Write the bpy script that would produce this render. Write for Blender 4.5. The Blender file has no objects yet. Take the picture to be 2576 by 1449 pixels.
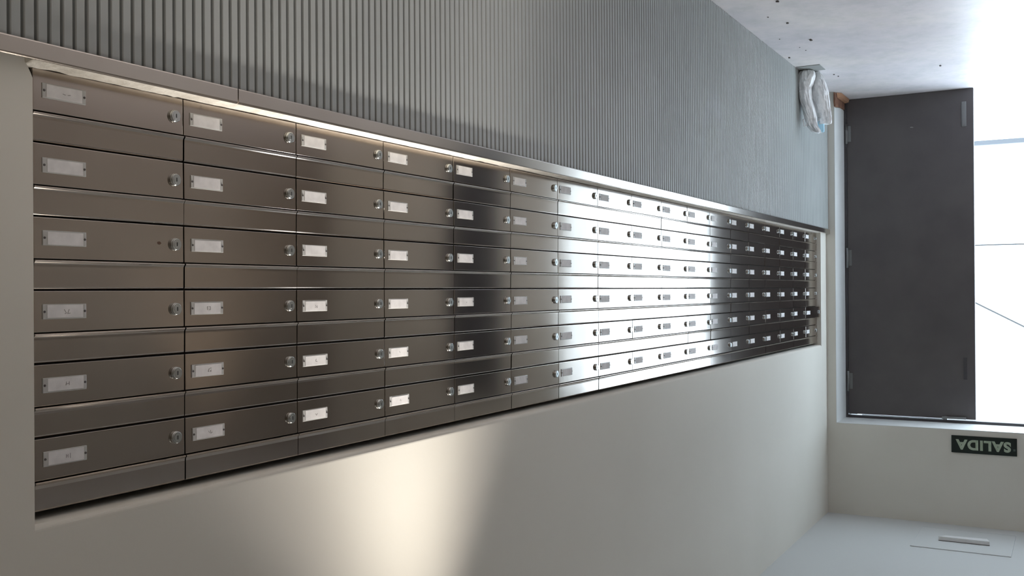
import bpy, bmesh, math, random
from mathutils import Matrix, Vector, noise
random.seed(7)
scene = bpy.context.scene
col = scene.collection

# ------------------------------------------------------------------ camera
F_PX = 2500.0
YAW, PITCH, ROLL = 0.51341563, -0.00295542, -0.00642554
CAM = Vector((6.48763, -1.36225, 1.19821))
fw = Vector((-math.cos(YAW)*math.cos(PITCH), math.sin(YAW)*math.cos(PITCH), math.sin(PITCH)))
r0 = fw.cross(Vector((0, 0, 1))).normalized()
u0 = r0.cross(fw)
rr = r0*math.cos(ROLL) + u0*math.sin(ROLL)
uu = -r0*math.sin(ROLL) + u0*math.cos(ROLL)
cam_data = bpy.data.cameras.new('camera')
cam_data.sensor_width = 36.0
cam_data.lens = F_PX*36.0/2576.0
cam_data.clip_start = 0.05
cam_data.clip_end = 200
cam = bpy.data.objects.new('camera', cam_data)
col.objects.link(cam)
X, Y, Z = -rr, -uu, -fw            # the phone was held upside down
cam.matrix_world = Matrix(((X.x, Y.x, Z.x, CAM.x), (X.y, Y.y, Z.y, CAM.y), (X.z, Y.z, Z.z, CAM.z), (0, 0, 0, 1)))
scene.camera = cam

# ------------------------------------------------------------------ light
scene.view_settings.view_transform = 'Standard'
scene.view_settings.look = 'None'
scene.view_settings.gamma = 1.0
scene.view_settings.use_curve_mapping = False
scene.view_settings.exposure = 0.0
world = bpy.data.worlds.new('sky')
scene.world = world
world.use_nodes = True
bg = world.node_tree.nodes['Background']
bg.inputs['Color'].default_value = (0.72, 0.87, 1.0, 1)
bg.inputs['Strength'].default_value = 12.0

def spot(name, loc, power, angle, blend, color, radius=0.04, target=None):
    d = bpy.data.lights.new(name, 'SPOT')
    d.energy = power; d.spot_size = math.radians(angle); d.spot_blend = blend
    d.color = color; d.shadow_soft_size = radius
    o = bpy.data.objects.new(name, d); col.objects.link(o)
    o.location = loc
    if target:
        o.rotation_euler = (Vector(target)-Vector(loc)).to_track_quat('-Z', 'Y').to_euler()
    return o
WARM = (1.0, 0.87, 0.70)
spot('downlight_or_fill', (4.50, -0.345, 2.58), 112, 71, 1.0, (1.0, 0.93, 0.84), 0.05, (4.76, -0.345, 0))
spot('downlight_core', (4.50, -0.345, 2.58), 135, 53, 1.0, (1.0, 0.94, 0.86), 0.05, (4.72, -0.345, 0))
for px, pw in ((1.35, 60), (3.2, 26), (5.0, 30), (6.8, 30)):
    spot('downlight_or_fill', (px, -3.55, 2.58), pw, 80, 0.7, WARM)
for px, pw, cl in ((1.9, 125, (.93, .96, 1.0)), (4.2, 45, (1, .95, .88)), (6.2, 42, WARM), (8.2, 36, WARM)):  # unseen fill spots, added to brighten the floor, end wall and panel
    spot('downlight_or_fill', (px, -2.3, 2.58), pw, 150, 0.9, cl, 0.10)

# ------------------------------------------------------------------ materials
def new_mat(name, color=(.5, .5, .5), rough=.5, metal=0.0, **kw):
    m = bpy.data.materials.new(name); m.use_nodes = True
    b = m.node_tree.nodes['Principled BSDF']
    b.inputs['Base Color'].default_value = (*color, 1)
    b.inputs['Roughness'].default_value = rough
    b.inputs['Metallic'].default_value = metal
    for k, v in kw.items(): b.inputs[k].default_value = v
    return m
def P(m): return m.node_tree.nodes['Principled BSDF']
def coords(m, scale=(1, 1, 1)):
    nt = m.node_tree
    g = nt.nodes.new('ShaderNodeNewGeometry')
    mp = nt.nodes.new('ShaderNodeMapping'); mp.inputs['Scale'].default_value = scale
    nt.links.new(g.outputs['Position'], mp.inputs['Vector'])
    return mp.outputs['Vector']
def noise_node(m, scale, detail=4, vec=None, rough=.5):
    nt = m.node_tree; n = nt.nodes.new('ShaderNodeTexNoise')
    n.inputs['Scale'].default_value = scale; n.inputs['Detail'].default_value = detail
    n.inputs['Roughness'].default_value = rough
    nt.links.new(vec if vec else coords(m), n.inputs['Vector'])
    return n.outputs['Fac']
def ramp(m, fac, stops):
    nt = m.node_tree; r = nt.nodes.new('ShaderNodeValToRGB'); e = r.color_ramp.elements
    e[0].position, e[0].color = stops[0][0], (*stops[0][1], 1)
    e[1].position, e[1].color = stops[-1][0], (*stops[-1][1], 1)
    for p, c in stops[1:-1]:
        k = e.new(p); k.color = (*c, 1)
    nt.links.new(fac, r.inputs['Fac'])
    return r.outputs['Color']
def vary(m, scale, c0, c1, lo=.35, hi=.65, detail=4, vec=None):
    m.node_tree.links.new(ramp(m, noise_node(m, scale, detail, vec), [(lo, c0), (hi, c1)]), P(m).inputs['Base Color'])
def bump(m, scale, strength, dist=.002, vec=None, detail=5):
    nt = m.node_tree; b = nt.nodes.new('ShaderNodeBump')
    b.inputs['Strength'].default_value = strength; b.inputs['Distance'].default_value = dist
    nt.links.new(noise_node(m, scale, detail, vec), b.inputs['Height'])
    nt.links.new(b.outputs['Normal'], P(m).inputs['Normal'])

def steel(name, c0, c1, r0_, r1_, aniso):
    m = new_mat(name, c1, .3, 1.0, Anisotropic=aniso)
    vary(m, 3.0, c0, c1, .3, .7, 2)
    nt = m.node_tree
    cv = nt.nodes.new('ShaderNodeCombineXYZ'); cv.inputs[2].default_value = 1.0
    nt.links.new(cv.outputs[0], P(m).inputs['Tangent'])
    mr = nt.nodes.new('ShaderNodeMapRange')
    mr.inputs['To Min'].default_value = r0_; mr.inputs['To Max'].default_value = r1_
    nt.links.new(noise_node(m, 2.5, 2), mr.inputs['Value'])
    nt.links.new(mr.outputs['Result'], P(m).inputs['Roughness'])
    return m
M_STEEL = steel('brushed_steel', (.45, .40, .36), (.51, .46, .415), .115, .15, .8)
M_RAIL = steel('rail_steel', (.50, .46, .42), (.56, .52, .48), .16, .20, .6)
M_DARKBODY = new_mat('mailbox_body_dark', (.03, .026, .022), .7, .2)
M_LOCK = new_mat('lock_chrome', (.55, .58, .58), .22, 1.0)
M_SLOT = new_mat('key_slot_dark', (.02, .02, .02), .5)
M_CARD = new_mat('card_paper', (.78, .76, .76), .6)
vary(M_CARD, 40, (.70, .68, .68), (.82, .80, .80))
M_HOLDER = new_mat('clear_plastic', (.52, .52, .51), .22)
M_SCREW = new_mat('screw_dark', (.10, .09, .09), .5, .3)
M_INK = new_mat('ink', (.30, .28, .28), .7)
M_WALL = new_mat('cream_plaster', (.72, .68, .60), .85)
vary(M_WALL, 1.2, (.70, .675, .61), (.74, .715, .65))
bump(M_WALL, 90, .15, .0015)
M_FARWALL = new_mat('taupe_wall', (.30, .26, .22), .8)
M_CEIL = new_mat('ceiling_white', (.55, .56, .55), .9)
M_PLASTER = new_mat('rough_plaster', (.80, .75, .68), .9)
vary(M_PLASTER, 30, (.66, .62, .55), (.84, .80, .73), .3, .6)
bump(M_PLASTER, 60, .8, .006)
M_CASING = new_mat('casing_white', (.70, .71, .70), .6)
M_PANEL = new_mat('ribbed_grey_laminate', (.33, .35, .335), .55)
vary(M_PANEL, 2, (.34, .36, .355), (.39, .41, .405))
M_DOOR = new_mat('dark_grey_door', (.062, .056, .056), .55)
vary(M_DOOR, 5, (.082, .071, .073), (.098, .086, .086))
bump(M_DOOR, 140, .1, .001)
M_DOOR2 = new_mat('dark_blue_door', (.03, .032, .045), .5)
M_FRAME = new_mat('door_frame_metal', (.07, .065, .07), .45, .3)
M_METAL = new_mat('dull_metal', (.22, .22, .22), .4, .8)
M_SIGN = new_mat('sign_green', (.003, .012, .009), .3)
M_LETTER = new_mat('sign_letters', (.40, .47, .36), .6)
vary(M_LETTER, 60, (.34, .41, .30), (.46, .53, .42))
M_BRICK = new_mat('terracotta', (.22, .10, .06), .9)
vary(M_BRICK, 25, (.15, .07, .045), (.26, .13, .08)); bump(M_BRICK, 80, .5, .003)
M_BAG = new_mat('white_plastic_film', (.93, .95, .965), .3)
bump(M_BAG, 55, .9, .006, None, 3)
P(M_BAG).inputs['Subsurface Weight'].default_value = .25
P(M_BAG).inputs['Subsurface Radius'].default_value = (.03, .03, .03)
M_BLUE = new_mat('pale_blue_plastic', (.42, .68, .82), .4)
M_GREY = new_mat('grey_cardboard', (.30, .31, .30), .8)
M_CHIP = new_mat('dark_dirt', (.10, .09, .085), .9)
M_SPOT = new_mat('brown_stain', (.10, .055, .035), .8)
M_SCRATCH = new_mat('pale_scratch', (.6, .58, .55), .6)
M_OUT = new_mat('sunlit_concrete', (.70, .70, .70), .9)
vary(M_OUT, 2, (.66, .66, .66), (.74, .74, .74))
M_KERB = new_mat('kerb_grey', (.085, .09, .10), .8)
M_CABLE = new_mat('cable_dark', (.03, .03, .03), .8)
# floor: mottled pale stone with greenish wear near the door
M_FLOOR = new_mat('mottled_pale_floor', (.5, .5, .5), .38)
def build_floor_mat():
    m = M_FLOOR; nt = m.node_tree
    a = ramp(m, noise_node(m, 1.6, 6, None, .6), [(.32, (.60, .57, .60)), (.5, (.68, .64, .66)), (.68, (.76, .71, .70))])
    b = ramp(m, noise_node(m, 9, 8, None, .7), [(.30, (.84, .87, .85)), (.55, (1, 1, 1)), (.75, (1.06, 1.04, 1.03))])
    mx = nt.nodes.new('ShaderNodeMix'); mx.data_type = 'RGBA'; mx.blend_type = 'MULTIPLY'
    mx.inputs['Factor'].default_value = 1.0
    nt.links.new(a, mx.inputs['A']); nt.links.new(b, mx.inputs['B'])
    nt.links.new(mx.outputs['Result'], P(m).inputs['Base Color'])
    mr = nt.nodes.new('ShaderNodeMapRange')
    mr.inputs['To Min'].default_value = .28; mr.inputs['To Max'].default_value = .55
    nt.links.new(noise_node(m, 4, 5), mr.inputs['Value'])
    nt.links.new(mr.outputs['Result'], P(m).inputs['Roughness'])
    bump(m, 30, .12, .002)
build_floor_mat()

# ------------------------------------------------------------------ helpers
def tag(o, label=None, cat=None, group=None, kind=None):
    if label: o['label'] = label
    if cat: o['category'] = cat
    if group: o['group'] = group
    if kind: o['kind'] = kind
    return o
def empty(name, loc, rz=0):
    o = bpy.data.objects.new(name, None); col.objects.link(o)
    o.empty_display_size = .05
    o.location = loc; o.rotation_euler = (0, 0, rz)
    return o
def add_box(bm, x0, x1, y0, y1, z0, z1, bev=0, seg=2, mi=0):
    b = bmesh.new()
    bmesh.ops.create_cube(b, size=1)
    bmesh.ops.scale(b, vec=(x1-x0, y1-y0, z1-z0), verts=b.verts)
    bmesh.ops.translate(b, vec=((x0+x1)/2, (y0+y1)/2, (z0+z1)/2), verts=b.verts)
    if bev: bmesh.ops.bevel(b, geom=b.edges[:], offset=bev, segments=seg, profile=.5, affect='EDGES', clamp_overlap=True)
    for f in b.faces: f.material_index = mi
    me = bpy.data.meshes.new('tmp'); b.to_mesh(me); b.free(); bm.from_mesh(me); bpy.data.meshes.remove(me)
def add_cyl(bm, p0, p1, r0c, r1c=None, n=24, mi=0, cap=True):
    r1c = r0c if r1c is None else r1c
    p0, p1 = Vector(p0), Vector(p1); ax = (p1-p0).normalized()
    t = ax.orthogonal().normalized(); s = ax.cross(t)
    rings = []
    for p, r in ((p0, r0c), (p1, r1c)):
        rings.append([bm.verts.new(p + (t*math.cos(2*math.pi*k/n) + s*math.sin(2*math.pi*k/n))*r) for k in range(n)])
    for k in range(n):
        f = bm.faces.new((rings[0][k], rings[0][(k+1) % n], rings[1][(k+1) % n], rings[1][k])); f.material_index = mi; f.smooth = True
    if cap:
        f = bm.faces.new(rings[0][::-1]); f.material_index = mi
        f = bm.faces.new(rings[1]); f.material_index = mi
def add_prism_x(bm, prof, x0, x1, mi=0, smooth=False):
    """profile of (y,z) points, closed, extruded along x"""
    a = [bm.verts.new((x0, y, z)) for y, z in prof]; b = [bm.verts.new((x1, y, z)) for y, z in prof]
    n = len(prof)
    for k in range(n):
        f = bm.faces.new((a[k], a[(k+1) % n], b[(k+1) % n], b[k])); f.material_index = mi; f.smooth = smooth
    bm.faces.new(a[::-1]).material_index = mi; bm.faces.new(b).material_index = mi
def mesh_obj(name, bm, mats, parent=None, loc=(0, 0, 0), smooth_angle=None):
    bmesh.ops.recalc_face_normals(bm, faces=bm.faces)
    me = bpy.data.meshes.new(name); bm.to_mesh(me); bm.free()
    for m in (mats if isinstance(mats, (list, tuple)) else [mats]): me.materials.append(m)
    o = bpy.data.objects.new(name, me); col.objects.link(o); o.location = loc
    if parent: o.parent = parent
    return o
def box_obj(name, dims, m, parent=None, bev=0, loc=(0, 0, 0)):
    bm = bmesh.new(); add_box(bm, *dims, bev=bev)
    return mesh_obj(name, bm, m, parent, loc)

# ------------------------------------------------------------------ sizes
H_CEIL = 2.6173
CW, CH = 0.29775, 0.114336           # mailbox pitch
BX0 = 0.16165                        # far end of the mailbox bank
NX, NZ = 18, 6
BX1 = BX0 + NX*CW
BZ0 = 0.84897
BZ1 = BZ0 + NZ*CH
MY = 0.026                           # mailbox fronts sit back from the wall face
ROOM_X, ROOM_Y = 9.5, -4.0
FZ = -0.049                         # finished floor level
OPEN_Y0, OPEN_Y1, OPEN_Z = -0.054, -1.81, 2.047

# ------------------------------------------------------------------ structure
struct = lambda o: tag(o, kind='structure')
struct(box_obj('floor', (-.40, ROOM_X, ROOM_Y, .3, FZ-.1, FZ), M_FLOOR))
struct(box_obj('ceiling', (-.30, ROOM_X+.15, ROOM_Y-.15, .3, H_CEIL, H_CEIL+.1), M_CEIL))
# mailbox wall with recess
bm = bmesh.new()
TOPZ = BZ1 + .012
prof = [(.30, H_CEIL), (0, H_CEIL), (0, TOPZ+.010)]
for k in range(1, 7):
    a = math.pi/2*k/6
    prof.append((.010-.010*math.cos(a), TOPZ+.010-.010*math.sin(a)))
prof.append((.30, TOPZ))
EDGE = 5.538
add_prism_x(bm, prof, BX0-.001, EDGE)
pts = [(ROOM_X, FZ), (ROOM_X, H_CEIL), (EDGE, H_CEIL), (EDGE, BZ0+.024), (EDGE+.003, BZ0+.017), (EDGE+.009, BZ0+.006), (EDGE+.013, BZ0+.001), (EDGE+.013, FZ)]
a = [bm.verts.new((x, 0, z)) for x, z in pts]; b = [bm.verts.new((x, .30, z)) for x, z in pts]
for k in range(8): bm.faces.new((a[k], a[(k+1) % 8], b[(k+1) % 8], b[k]))
bm.faces.new(a); bm.faces.new(b[::-1])
add_box(bm, -.30, BX0-.001, 0, .30, FZ, H_CEIL)
add_box(bm, BX0-.001, EDGE+.013, 0, .30, FZ, BZ0-.012)
add_box(bm, BX0-.001, EDGE+.013, .26, .30, BZ0-.012, TOPZ)
struct(mesh_obj('wall_right', bm, M_WALL))
# rough plaster sill under the mailboxes
bm = bmesh.new()
nx = 700; rows = [(.24, 0), (.04, 0), (.022, 0), (.012, -.0003), (.0, -.001), (-.006, -.002), (-.013, -.004), (-.0185, -.008), (-.019, -.020), (.24, -.020)]
grid = []
for i in range(nx+1):
    x = -.0 + .02 + (BX1+.022-.02)*i/nx
    line = []
    for j, (y, z) in enumerate(rows):
        n1 = noise.noise(Vector((x*9, y*40, 3)))
        n2 = noise.noise(Vector((x*60, y*120, 1)))
        rough = max(0, noise.noise(Vector((x*1.6+5, 0, 0))))
        dz = (n1*.0010 + n2*.0012*(0.4+rough*2)) if j in (1, 2, 3, 4, 5, 6) else 0
        dy = (n1*.0015 + n2*.0012) if j in (5, 6, 7) else 0
        if x > BX1-.28 and j in (1, 2, 3): dz += .0035*max(0, noise.noise(Vector((x*28, 2, 2)))+.35)
        line.append(bm.verts.new((x, y+dy, BZ0-.0005+z+dz)))
    grid.append(line)
R = len(rows)
for i in range(nx):
    for j in range(R):
        k = (j+1) % R
        bm.faces.new((grid[i][j], grid[i][k], grid[i+1][k], grid[i+1][j])).smooth = (j != R-1)
bm.faces.new(grid[0]); bm.faces.new(grid[-1][::-1])
struct(mesh_obj('trim_1', bm, M_PLASTER))
# end wall with the doorway
bm = bmesh.new()
add_box(bm, -.30, 0, OPEN_Y0, 0, FZ, H_CEIL)
add_box(bm, -.30, 0, OPEN_Y1, OPEN_Y0, OPEN_Z, H_CEIL)
add_box(bm, -.30, 0, ROOM_Y, OPEN_Y1, FZ, H_CEIL)
struct(mesh_obj('wall_end', bm, M_WALL))
struct(box_obj('wall_left', (-.30, ROOM_X, ROOM_Y-.15, ROOM_Y, FZ, H_CEIL), M_FARWALL))
struct(box_obj('wall_back', (ROOM_X, ROOM_X+.15, ROOM_Y, .3, FZ, H_CEIL), M_WALL))
# white painted reveal, its plaster broken away above the floor at the corner side
bm = bmesh.new()
T = .003
pts = [(.0005, .049), (.0005, OPEN_Z-T), (-.2995, OPEN_Z-T), (-.2995, .026), (-.25, .022), (-.17, .028), (-.09, .036), (-.04, .044)]
a = [bm.verts.new((x, OPEN_Y0, z)) for x, z in pts]; b = [bm.verts.new((x, OPEN_Y0-T, z)) for x, z in pts]
for k in range(8): bm.faces.new((a[k], a[(k+1) % 8], b[(k+1) % 8], b[k]))
bm.faces.new(a); bm.faces.new(b[::-1])
add_box(bm, -.2995, .0005, OPEN_Y1, OPEN_Y0, OPEN_Z-T, OPEN_Z)
add_box(bm, -.2995, .0005, OPEN_Y1, OPEN_Y1+T, FZ, OPEN_Z-T)
struct(mesh_obj('trim_2', bm, M_CASING))

# exit door: metal frame, dark leaf, hinges, pull, bolt
XD = -.302
d1 = empty('door_1', (XD, 0, FZ)); tag(d1, kind='structure')
def zz(z): return z-FZ
bm = bmesh.new()
add_box(bm, -.10, .0, OPEN_Y0-.018, OPEN_Y0+.02, 0, zz(OPEN_Z)+.02, bev=.002)
add_box(bm, -.10, .0, OPEN_Y1-.02, OPEN_Y0-.018, zz(OPEN_Z)-.020, zz(OPEN_Z)+.02, bev=.002)
add_box(bm, -.10, .0, OPEN_Y1-.02, OPEN_Y1+.018, 0, zz(OPEN_Z)-.020, bev=.002)
mesh_obj('door_frame', bm, M_FRAME, d1)
bm = bmesh.new(); add_box(bm, -.050, -.006, -.834, -.0735, .0008, zz(2.019), bev=.003)
mesh_obj('door_leaf', bm, M_DOOR, d1)
for z in (.178, .995, 1.805):
    z = zz(z)
    bm = bmesh.new()
    add_cyl(bm, (.003, -.0725, z-.066), (.003, -.0725, z+.066), .008, n=16)
    add_box(bm, -.007, -.0015, -.100, -.072, z-.052, z+.052, bev=.001)
    for q in (-.02, .02): add_cyl(bm, (.003, -.0725, z+q-.001), (.003, -.0725, z+q+.001), .0088, n=16)
    mesh_obj('hinge', bm, M_METAL, d1)
bm = bmesh.new()      # long pull near the floor
za, zb = zz(.033), zz(.189)
add_box(bm, -.008, -.001, -.793, -.765, za, zb, bev=.0028, seg=3)
add_box(bm, -.001, .0025, -.787, -.771, za+.014, zb-.014, bev=.0015)
for z in (za+.012, zb-.012): add_cyl(bm, (-.001, -.779, z), (.004, -.779, z), .006, n=12)
mesh_obj('pull_plate', bm, M_METAL, d1)
bm = bmesh.new()
za, zb = zz(1.633), zz(1.770)
add_box(bm, -.008, -.002, -.787, -.767, za, zb, bev=.001)
add_cyl(bm, (-.002, -.777, za+.03), (.006, -.777, za+.03), .006, n=12)
add_cyl(bm, (-.002, -.777, zb-.03), (.002, -.777, zb-.03), .004, n=12)
mesh_obj('bolt', bm, M_FRAME, d1)
bm = bmesh.new()      # scuff
add_box(bm, -.0064, -.0054, -.478, -.465, zz(.1665), zz(.1685))
add_box(bm, -.0064, -.0054, -.484, -.477, zz(.1680), zz(.1692))
mesh_obj('scuff_mark', bm, M_SCRATCH, d1)
bm = bmesh.new()      # closer track and arm under the header
add_box(bm, -.003, .016, -.78, -.64, zz(2.004), zz(2.018), bev=.002)
add_box(bm, .001, .007, -.66, -.16, zz(2.0195), zz(2.0235), bev=.001)
add_box(bm, .001, .005, -.13, -.08, zz(2.017), zz(2.020), bev=.001)
add_cyl(bm, (.006, -.66, zz(2.002)), (.006, -.66, zz(2.026)), .010, n=16)
mesh_obj('door_closer', bm, M_METAL, d1)
# second door further along, seen only as a dark reflection in the mailboxes
d2 = empty('door_2', (0, -2.32, FZ)); tag(d2, kind='structure')
bm = bmesh.new(); add_box(bm, .001, .03, -.50, 0, 0, 2.05, bev=.003)
mesh_obj('door_leaf', bm, M_DOOR2, d2)
bm = bmesh.new(); add_cyl(bm, (.03, -.06, 1.0), (.07, -.06, 1.0), .01, n=12); add_box(bm, .06, .075, -.15, -.05, .99, 1.01, bev=.003)
mesh_obj('door_handle', bm, M_METAL, d2)

# outside
struct(box_obj('floor_outside', (-14, -.40, -12, 8, FZ-.12, FZ-.004), M_OUT))
struct(box_obj('wall_outside', (-9.2, -9, -12, 8, FZ-.004, 5), M_OUT))
rl = empty('railing', (-2.2, 0, FZ-.004)); tag(rl, 'low outdoor railing with one thin cable and a grey bottom bar, beyond the open doorway', 'railing')
bm = bmesh.new(); add_box(bm, -.02, .02, -6, 3, .082+.004, .120+.004, bev=.004)
mesh_obj('bottom_bar', bm, M_KERB, rl)
bm = bmesh.new(); add_cyl(bm, (0, -6, .912), (0, 3, .912), .0055, n=10); mesh_obj('cable', bm, M_CABLE, rl)
for y in (-5.9, 2.9):
    bm = bmesh.new(); add_cyl(bm, (0, y, 0), (0, y, .96), .02, n=12); mesh_obj('post', bm, M_CABLE, rl)
bm = bmesh.new()
sl = (1.53-1.321)/(-1.002+.617)
add_cyl(bm, (-3.0, 1.5, 1.321+sl*(1.5+.617)), (-3.0, -3.0, 1.321+sl*(-3.0+.617)), .0075, n=10)
add_cyl(bm, (-3.0, -3.0, FZ-.004), (-3.0, -3.0, 1.321+sl*(-3.0+.617)+.05), .03, n=12)
tag(mesh_obj('guy_wire', bm, M_CABLE), 'thin slanting wire crossing the bright view outside the open doorway', 'wire')

# ------------------------------------------------------------------ ribbed cladding and steel rail below the mailboxes
bm = bmesh.new()
pitch = .0219; x = .004; z0, z1 = FZ+.001, .824
prof = []
while x < ROOM_X-.05:
    prof += [(x, -.0135), (x+.0015, -.0150), (x+.0155, -.0150), (x+.0170, -.0135), (x+.0175, -.0062), (x+.0213, -.0062)]
    x += pitch
prof += [(x, -.0005), (.004, -.0005)]
lo = [bm.verts.new((px, py, z0)) for px, py in prof]; hi = [bm.verts.new((px, py, z1)) for px, py in prof]
n = len(prof)
for k in range(n): bm.faces.new((lo[k], lo[(k+1) % n], hi[(k+1) % n], hi[k]))
for ring in (lo, hi):
    # caps as quads strips towards the back edge
    pass
o = mesh_obj('ribbed_wall_panel', bm, M_PANEL)
tag(o, 'grey vertically ribbed wall panel between the floor and the steel rail', 'wall panel')
SEAM = 5.139
for (xa, xb, lab) in ((SEAM+.0012, ROOM_X-.02, 'short dull steel rail capping the ribbed panel, nearest the camera before the seam'),
                      (.003, SEAM-.0012, 'long steel rail under the mailboxes, running from the seam to the far corner')):
    bm = bmesh.new()
    pr = [(-.0195, .8495), (-.0225, .8497), (-.0245, .8485), (-.0250, .8465), (-.0250, .8240), (-.0245, .8222), (-.0230, .8215), (-.0195, .8215)]
    add_prism_x(bm, pr, xa, xb)
    tag(mesh_obj('steel_rail', bm, M_RAIL), lab, 'rail', 'steel rails on the ribbed panel')

# ------------------------------------------------------------------ mailboxes
W2 = CW/2
DOOR_H = .586*CH
def door_bm():
    bm = bmesh.new()
    add_box(bm, -W2+.0012, W2-.0012, 0, .0060, .0016, DOOR_H-.0012, bev=.0008, seg=2)
    return bm
def flap_bm():
    bm = bmesh.new()
    zb, zt = DOOR_H+.0010, CH-.0012
    h = zt-zb
    # bottom edge rolled out as a lip, top edge rounded back
    pr = [(.0050, zb), (-.0022, zb), (-.0034, zb+.0007), (-.0036, zb+.0016), (-.0028, zb+.0030), (-.0014, zb+.0044), (-.0006, zb+.0062), (-.0003, zb+.010),
          (.0001, zt-.0030), (.0006, zt-.0014), (.0016, zt-.0004), (.0030, zt), (.0050, zt)]
    add_prism_x(bm, pr, -W2+.0012, W2-.0012)
    return bm
def body_bm():
    bm = bmesh.new(); add_box(bm, -W2+.0008, W2-.0008, .0080, .20, .0006, CH-.0006)
    return bm
# plate centre is given from the near (photo-left) edge, lock from the far edge
PX = W2-.0545; LX = -W2+.0215; DZ = DOOR_H*.5+.0005
def holder_bm():
    bm = bmesh.new()
    w, hh = .0390, .0118
    add_box(bm, PX-w, PX+w, -.0016, .0004, DZ-hh, DZ+hh, bev=.0009, seg=2)
    for s in (-1, 1): add_cyl(bm, (PX+s*.0360, -.0016, DZ), (PX+s*.0360, -.0026, DZ), .0020, .0017, n=12, mi=1)
    return bm
def card_bm():
    bm = bmesh.new(); add_box(bm, PX-.0325, PX+.0315, -.0021, -.0014, DZ-.0100, DZ+.0100, bev=.0002, seg=1)
    return bm
def lock_bm():
    bm = bmesh.new()
    add_cyl(bm, (LX, .001, DZ), (LX, -.0050, DZ), .0112, .0108, n=32)
    add_cyl(bm, (LX, -.0050, DZ), (LX, -.0062, DZ), .0108, .0094, n=32)
    add_cyl(bm, (LX, -.0062, DZ), (LX, -.0066, DZ), .0066, .0064, n=24)
    add_box(bm, LX-.0008, LX+.0008, -.0070, -.0064, DZ-.0034, DZ+.0034, mi=1)
    return bm
root = empty('mailbox', (0, 0, 0))
body = mesh_obj('body', body_bm(), M_DARKBODY, root)
flap = mesh_obj('slot_flap', flap_bm(), M_STEEL, root)
door = mesh_obj('door', door_bm(), M_STEEL, root)
hold = mesh_obj('name_holder', holder_bm(), [M_HOLDER, M_SCREW], door)
card = mesh_obj('name_card', card_bm(), M_CARD, door)
lock = mesh_obj('lock', lock_bm(), [M_LOCK, M_SLOT], door)

ORD = ['first', 'second', 'third', 'fourth', 'fifth', 'sixth', 'seventh', 'eighth', 'ninth', 'tenth', 'eleventh', 'twelfth', 'thirteenth', 'fourteenth', 'fifteenth', 'sixteenth', 'seventeenth', 'eighteenth']
base_card = card.data
# strokes (x, z in metres from the middle of the card), only where the photo shows a mark
SCR = {
 (0, 3): [(-.006, .003, -.001, .004), (-.001, .004, -.004, -.003), (.001, .003, .005, -.003), (.001, .003, .004, .004)],
 (0, 4): [(-.003, .003, -.003, -.003), (-.003, 0, .003, .001), (.003, .003, .002, -.003)],
 (0, 5): [(-.004, .004, -.004, -.004), (.0, .003, .0, -.003), (.0, .0, .003, .0), (.003, .003, .003, -.003)],
 (1, 3): [(-.004, .003, -.001, .003), (-.004, .003, -.004, -.003), (-.004, -.003, -.001, -.003), (.001, .003, .004, .002), (.001, .0, .004, .0), (.001, -.003, .004, -.002)],
 (1, 4): [(-.004, .003, -.001, .003), (-.001, .003, -.004, 0), (-.004, -.003, -.001, -.003), (.001, .003, .004, .003), (.004, .003, .001, -.003)],
 (1, 5): [(-.004, .001, .0, .003), (.0, .003, .001, -.003), (.003, .002, .005, -.002)],
 (2, 3): [(-.002, .004, .004, -.002), (-.002, .004, -.003, -.001), (.002, .003, .005, .002)],
 (2, 5): [(-.003, -.001, .0, .003), (.0, .003, .004, -.001)],
 (3, 4): [(-.002, .002, .002, -.002)], (3, 5): [(-.002, .002, .001, -.003), (.001, .002, .003, -.001)],
 (4, 3): [(-.002, .0, .002, .002)], (0, 0): [(-.008, .001, -.003, .002), (.001, .002, .006, .001)],
 (2, 4): [(-.002, .003, .003, .002), (.003, .002, .001, -.003)],
}
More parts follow.
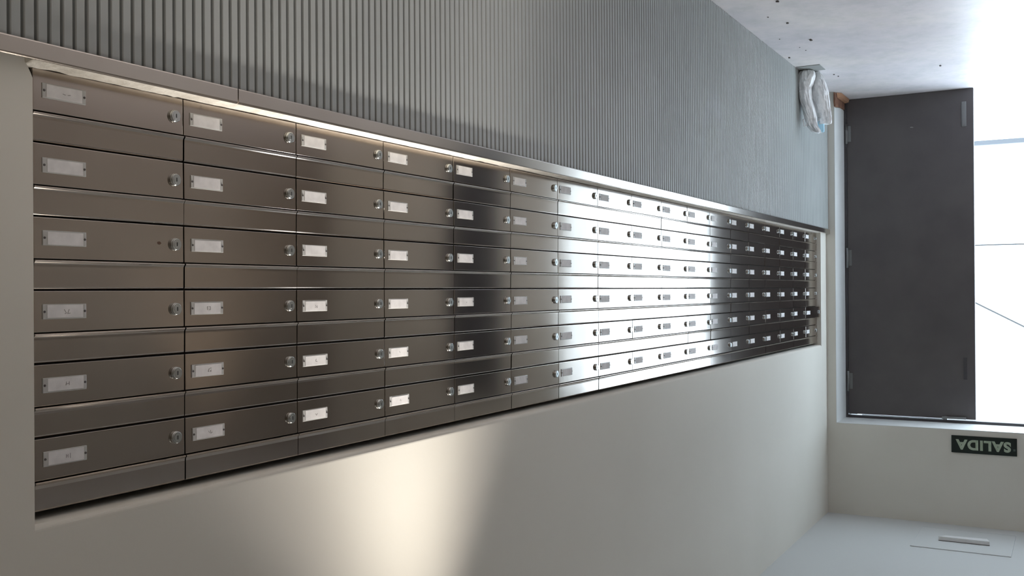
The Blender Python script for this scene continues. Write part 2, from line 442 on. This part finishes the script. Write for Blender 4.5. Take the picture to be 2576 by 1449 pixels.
for i in range(NX):
    for j in range(NZ):
        if (i, j) == (0, 0):
            o, kids = root, (body, flap, door, hold, card, lock)
        else:
            o = root.copy(); col.objects.link(o)
            b_ = body.copy(); f_ = flap.copy(); d_ = door.copy()
            for c in (b_, f_, d_): col.objects.link(c); c.parent = o
            h_ = hold.copy(); c_ = card.copy(); l_ = lock.copy()
            for c in (h_, c_, l_): col.objects.link(c); c.parent = d_
            kids = (b_, f_, d_, h_, c_, l_)
        o.location = (BX1-(i+.5)*CW, MY, BZ0+j*CH)
        rnd = random.Random(i*17+j*5+3)
        b_, f_, d_, h_, c_, l_ = kids
        a = rnd.gauss(0, .0022)
        d_.rotation_euler = (rnd.gauss(0, .004), 0, a)
        f_.rotation_euler = (rnd.gauss(0, .003), 0, rnd.gauss(0, .0022))
        f_.location.y = rnd.uniform(-.0006, .0008)
        c_.data = base_card
        h_.location = (rnd.uniform(-.0012, .0012), 0, rnd.uniform(-.0008, .0008))
        c_.location = (h_.location.x + rnd.uniform(-.001, .001), 0, h_.location.z + rnd.uniform(-.0006, .0006))
        l_.location = (rnd.uniform(-.0006, .0006), 0, rnd.uniform(-.001, .001))
        zone = ('dull brown-lit' if i < 4 else 'dark reflecting' if i < 6 else 'bright glaring' if i < 11 else 'dark grey')
        lab = '%s steel mailbox, %s row from photo top, %s column from left' % (zone, ORD[j], ORD[i])
        if (i, j) == (17, 4):
            # the one door left slightly open, hinged on its near side
            ang = math.radians(3.6)
            piv = Vector((W2, .006, 0))
            rot = Matrix.Rotation(ang, 4, 'Z')
            d_.matrix_local = Matrix.Translation(piv) @ rot @ Matrix.Translation(-piv)
            lab = 'steel mailbox with its door ajar, fifth row from photo top, last column'
        if (i, j) == (0, 2):
            lab = 'steel mailbox with a small brown spot, third row from photo top, first column'
            bm = bmesh.new()
            vs = [bm.verts.new((LX+.034+.0040*math.cos(t*math.pi/5)*(1+.3*math.sin(3*t)), -.0002, DZ-.001+.0028*math.sin(t*math.pi/5))) for t in range(10)]
            vb = [bm.verts.new(v.co+Vector((0, .0005, 0))) for v in vs]
            bm.faces.new(vs); bm.faces.new(vb[::-1])
            for k in range(10): bm.faces.new((vs[k], vb[k], vb[(k+1) % 10], vs[(k+1) % 10]))
            tag(mesh_obj('stain', bm, M_SPOT, d_), 'small brown spot')
        tag(o, lab, 'mailbox', 'steel mailboxes set in the wall')
        if (i, j) in SCR:
            # the marks belong to the card's face: a second material on a copy of its mesh
            bm = bmesh.new(); bm.from_mesh(base_card)
            for (xa, za, xb, zb) in SCR[(i, j)]:
                p0 = Vector((PX-.003+xa, -.00235, DZ+za)); p1 = Vector((PX-.003+xb, -.00235, DZ+zb))
                d = (p1-p0).normalized(); s = Vector((-d.z, 0, d.x))*.00045
                vs = [bm.verts.new(p) for p in (p0-s, p0+s, p1+s, p1-s)]
                vb = [bm.verts.new(v.co+Vector((0, .0004, 0))) for v in vs]
                fs = [bm.faces.new(vs), bm.faces.new(vb[::-1])] + [bm.faces.new((vs[k], vb[k], vb[(k+1) % 4], vs[(k+1) % 4])) for k in range(4)]
                for f in fs: f.material_index = 1
            me = bpy.data.meshes.new('name_card'); bm.to_mesh(me); bm.free()
            me.materials.append(M_CARD); me.materials.append(M_INK)
            c_.data = me

# ------------------------------------------------------------------ exit sign
s = empty('exit_sign', (0, -.8995, 2.130)); tag(s, 'dark green SALIDA exit sign on the wall beside the open doorway', 'sign')
box_obj('sign_plate', (.0005, .008, -.1755, .1755, -.0515, .0515), M_SIGN, s, bev=.0015)
cu = bpy.data.curves.new('lettering', 'FONT'); cu.body = 'SALIDA'
cu.size = .089; cu.extrude = .0006; cu.offset = .0040; cu.align_x = 'CENTER'; cu.align_y = 'CENTER'; cu.space_character = 1.12
tmp = bpy.data.objects.new('tmp', cu); col.objects.link(tmp)
bpy.context.view_layer.update()
me = bpy.data.meshes.new_from_object(tmp.evaluated_get(bpy.context.evaluated_depsgraph_get()))
bpy.data.objects.remove(tmp)
xs = [v.co.x for v in me.vertices]; ys = [v.co.y for v in me.vertices]
cx, cy = (min(xs)+max(xs))/2, (min(ys)+max(ys))/2; sx = .296/(max(xs)-min(xs)); sy = .062/(max(ys)-min(ys))
for v in me.vertices:
    x, y, z = v.co
    v.co = (.0086+z, (x-cx)*sx+.004, (y-cy)*sy+.001)
me.name = 'lettering'; me.materials.clear(); me.materials.append(M_LETTER)
lt = bpy.data.objects.new('lettering', me); col.objects.link(lt); lt.parent = s; lt['label'] = 'pale green letters SALIDA'
bm = bmesh.new(); add_box(bm, .0078, .0084, -.168, -.156, -.002+.012, .022)
mesh_obj('corner_mark', bm, new_mat('faded_mark', (.09, .12, .11), .5), s)

# ------------------------------------------------------------------ ceiling panel
c = empty('ceiling_fixture', (.395, -.823, H_CEIL)); tag(c, 'flush square white ceiling panel with a thin protruding bar, near the exit sign', 'ceiling fixture')
box_obj('panel', (-.250, .250, -.248, .248, -.0035, -.0005), M_CEIL, c, bev=.001)
bm = bmesh.new()
for (x0, x1, y0, y1) in ((-.251, -.248, -.249, .249), (.248, .251, -.249, .249), (-.248, .248, -.249, -.246), (-.248, .248, .246, .249)):
    add_box(bm, x0, x1, y0, y1, -.0042, -.0005)
mesh_obj('panel_rim', bm, new_mat('rim_grey', (.55, .57, .57), .8), c)
bm = bmesh.new()
# shallow wedge that hangs lowest on the side towards the room
pts = [(-.088, -.112, -.0035), (-.068, .100, -.0035), (.060, .125, -.0065), (.060, -.134, -.0065),
       (-.088, -.112, -.0070), (-.068, .100, -.0070), (.060, .125, -.0270), (.060, -.134, -.0270)]
v = [bm.verts.new(p) for p in pts]
for f in ((0, 1, 2, 3), (4, 5, 6, 7), (0, 1, 5, 4), (1, 2, 6, 5), (2, 3, 7, 6), (3, 0, 4, 7)): bm.faces.new([v[i] for i in f])
mesh_obj('protruding_bar', bm, new_mat('fixture_white', (.72, .72, .72), .5), c)
bm = bmesh.new(); add_box(bm, .052, .0605, -.134, .125, -.0066, -.0034)
mesh_obj('shadow_gap', bm, M_FRAME, c)

# ------------------------------------------------------------------ things on the floor
def lobe(rows, X, depth, seed, nseg=56, nsub=60):
    """rows: (y_right, y_left, z); a crumpled closed bag of oval rings"""
    bm = bmesh.new(); zs = [r[2] for r in rows]
    def at(z):
        for a, b in zip(rows, rows[1:]):
            if a[2] <= z <= b[2]:
                t = (z-a[2])/(b[2]-a[2]); t2 = t*t*(3-2*t)*.5 + t*.5
                return a[0]+(b[0]-a[0])*t2, a[1]+(b[1]-a[1])*t2
        return rows[-1][:2]
    rings = []
    for i in range(nsub+1):
        z = zs[0]+(zs[-1]-zs[0])*i/nsub
        y0, y1 = at(z); c_, w = (y0+y1)/2, abs(y0-y1)/2
        tt = i/nsub
        dd = depth*(math.sin(math.pi*min(1, tt*1.1+.12))**.5 if 0 < tt < .9 else .35)
        dd = max(dd, depth*.25)
        ring = []
        for k in range(nseg):
            a = 2*math.pi*k/nseg
            ca, sa = math.cos(a), math.sin(a)
            px, py = sa*dd, ca*w
            n_ = noise.noise(Vector((ca*2.2+seed, sa*2.2, z*9)))
            rid = 1-abs(noise.noise(Vector((ca*4.5+seed*3, sa*4.5+z*7, z*12))))*2
            rid2 = 1-abs(noise.noise(Vector((ca*8+seed, sa*8-z*20, z*26+5))))*2
            k_ = .0055*n_ + .0065*rid + .0035*rid2
            ring.append(bm.verts.new((X+px+sa*k_*1.6, c_+py*(1-.03)+ca*k_*.5, max(z + .004*n_*(1 if i > nsub*.8 else .3), .0025))))
        rings.append(ring)
    for i in range(nsub):
        for k in range(nseg):
            bm.faces.new((rings[i][k], rings[i][(k+1) % nseg], rings[i+1][(k+1) % nseg], rings[i+1][k])).smooth = True
    bm.faces.new(rings[0][::-1]); bm.faces.new(rings[-1])
    return bm
bag = empty('plastic_bag', (.70, -.07, FZ)); tag(bag, 'crumpled white plastic bag standing on the floor against the ribbed panel by the corner', 'plastic bag')
L1 = [(-.028, -.080, .004), (-.008, -.094, .014), (.000, -.098, .034), (.002, -.092, .060), (-.003, -.083, .082), (-.009, -.073, .104), (-.015, -.077, .164), (-.031, -.092, .232), (-.042, -.101, .284), (-.053, -.106, .318), (-.075, -.123, .352), (-.100, -.126, .364)]
L2 = [(-.066, -.108, .004), (-.068, -.128, .040), (-.066, -.139, .074), (-.061, -.153, .126), (-.066, -.161, .194), (-.081, -.167, .262), (-.090, -.168, .294), (-.095, -.164, .306)]
for nm, rows, X_, dp, sd in (('long_lobe', L1, .040, .045, 1.3), ('short_lobe', L2, -.040, .042, 4.1)):
    rows = [(a+.066, b+.066, z) for a, b, z in rows]
    mesh_obj(nm, lobe(rows, X_, dp, sd), M_BAG, bag)
bm = bmesh.new()      # handle loop with a dark hole near the top
pts = []
for k in range(22):
    a = math.pi*(k/21)
    pts.append(Vector((.062, -.004+.030*1-.016*math.cos(a)-.012*k/21, .282+.045*math.sin(a)*1.0)))
prev = None
for k, p in enumerate(pts):
    w = .006+.002*math.sin(k)
    ring = [bm.verts.new(p+Vector((.003*math.cos(t), w*math.sin(t)*.6, w*math.cos(t)*.3))) for t in [i*math.pi/3 for i in range(6)]]
    if prev:
        for q in range(6): bm.faces.new((prev[q], prev[(q+1) % 6], ring[(q+1) % 6], ring[q])).smooth = True
    prev = ring
mesh_obj('handle', bm, M_BAG, bag)
bm = bmesh.new(); add_box(bm, -.05, -.020, -.062, -.028, .286, .350, bev=.006, seg=3)
for v in bm.verts: v.co.y += .004*noise.noise(v.co*60); v.co.z += .004*noise.noise(v.co*50)
tag(mesh_obj('blue_patch', bm, M_BLUE, bag), 'pale blue top corner of the bag')
bm = bmesh.new()      # torn white flap at the foot of the short lobe
for (y0, y1, z0_, z1_, xo) in ((-.022, -.056, .038, .062, .0), (-.030, -.062, .050, .030, .006)):
    v = [bm.verts.new(p) for p in ((.002+xo, y0, z0_), (.010+xo, y1, z0_+.008), (.006+xo, (y0+y1)/2-.008, z1_-.012), (-.002+xo, y0-.004, z1_-.020))]
    v2 = [bm.verts.new(q.co+Vector((-.002, 0, 0))) for q in v]
    bm.faces.new(v); bm.faces.new(v2[::-1])
    for k in range(4): bm.faces.new((v[k], v2[k], v2[(k+1) % 4], v[(k+1) % 4]))
mesh_obj('torn_flap', bm, M_BAG, bag)

bm = bmesh.new(); add_box(bm, .70, .845, -.150, -.020, FZ, FZ+.0035, bev=.001)
tag(mesh_obj('cardboard_piece', bm, M_GREY), 'thin grey piece of cardboard lying under the white plastic bag', 'cardboard')

# brick stub exposed at the foot of the door casing
br = empty('brick', (0, -.054, FZ)); tag(br, 'broken terracotta brick at the foot of the white door reveal', 'brick')
bm = bmesh.new()
pr = [(.012, .006), (.012, .070), (.002, .092), (-.05, .088), (-.12, .078), (-.20, .070), (-.2990, .068), (-.2990, .006)]
lay = []
for y_, sc in ((-.0005, 1), (-.006, 1), (-.010, .97)):
    lay.append([bm.verts.new((x*sc+.004*noise.noise(Vector((x*30, y_*90, z*40))), y_+.0025*noise.noise(Vector((x*50, 3, z*60))) if y_ < -.001 else y_, max(z*sc+.004*noise.noise(Vector((x*40, y_*60, 7))), .0008))) for x, z in pr])
n = len(pr)
for a_, b_ in zip(lay, lay[1:]):
    for k in range(n): bm.faces.new((a_[k], a_[(k+1) % n], b_[(k+1) % n], b_[k]))
bm.faces.new(lay[0][::-1]); bm.faces.new(lay[-1])
mesh_obj('brick_body', bm, M_BRICK, br)
bm = bmesh.new()
v = [bm.verts.new(p) for p in ((-.295, -.040, .001), (-.295, -.012, .001), (-.02, -.012, .001), (-.05, -.038, .001), (-.295, -.034, .022), (-.295, -.012, .026), (-.05, -.012, .030), (-.07, -.030, .024))]
for f in ((0, 1, 2, 3), (4, 5, 6, 7), (0, 1, 5, 4), (1, 2, 6, 5), (2, 3, 7, 6), (3, 0, 4, 7)): bm.faces.new([v[i] for i in f])
mesh_obj('loose_shard', bm, new_mat('terracotta_light', (.34, .18, .105), .9), br)

chips = [((2.182, -0.261), .014, 'dark crumb on the floor at the photo top edge, nearest the camera'),
         ((1.946, -0.157), .006, 'tiny dark crumb near the ribbed panel, second nearest the camera'),
         ((1.804, -0.21), .011, 'round dark crumb on the floor midway between bag and photo top edge'),
         ((1.518, -0.1), .006, 'tiny crumb on the floor close to the ribbed panel, left of the flat chip'),
         ((1.429, -0.233), .014, 'flat elongated dark chip on the floor out from the ribbed panel'),
         ((1.292, -0.146), .005, 'left of two tiny paired crumbs on the floor before the bag'),
         ((1.215, -0.159), .006, 'right of two tiny paired crumbs on the floor before the bag'),
         ((1.097, -0.045), .010, 'dark crumb against the ribbed panel just before the white bag'),
         ((0.466, -0.728), .010, 'lone dark crumb on the floor in front of the dark door'),
         ((0.542, -0.165), .010, 'larger dark crumb beside the grey cardboard at the bag foot'),
         ((0.478, -0.177), .008, 'small crumb beyond the bag foot, towards the brick')]
for n_, ((cx_, cy_), sz, lab) in enumerate(chips):
    bm = bmesh.new(); bmesh.ops.create_icosphere(bm, subdivisions=2, radius=1)
    for v in bm.verts:
        k_ = 1+.35*noise.noise(v.co*1.7+Vector((n_*3, 0, 0)))
        v.co = Vector((v.co.x*sz*.62*k_*(1.2 if n_ % 3 else .8), v.co.y*sz*.55*k_, (v.co.z+.9)*sz*.28*k_))
    zmin = min(v.co.z for v in bm.verts)
    for v in bm.verts: v.co.z -= zmin
    tag(mesh_obj('dirt_crumb', bm, M_CHIP, None, (cx_, cy_, FZ)), lab, 'dirt', 'dirt crumbs on the floor')
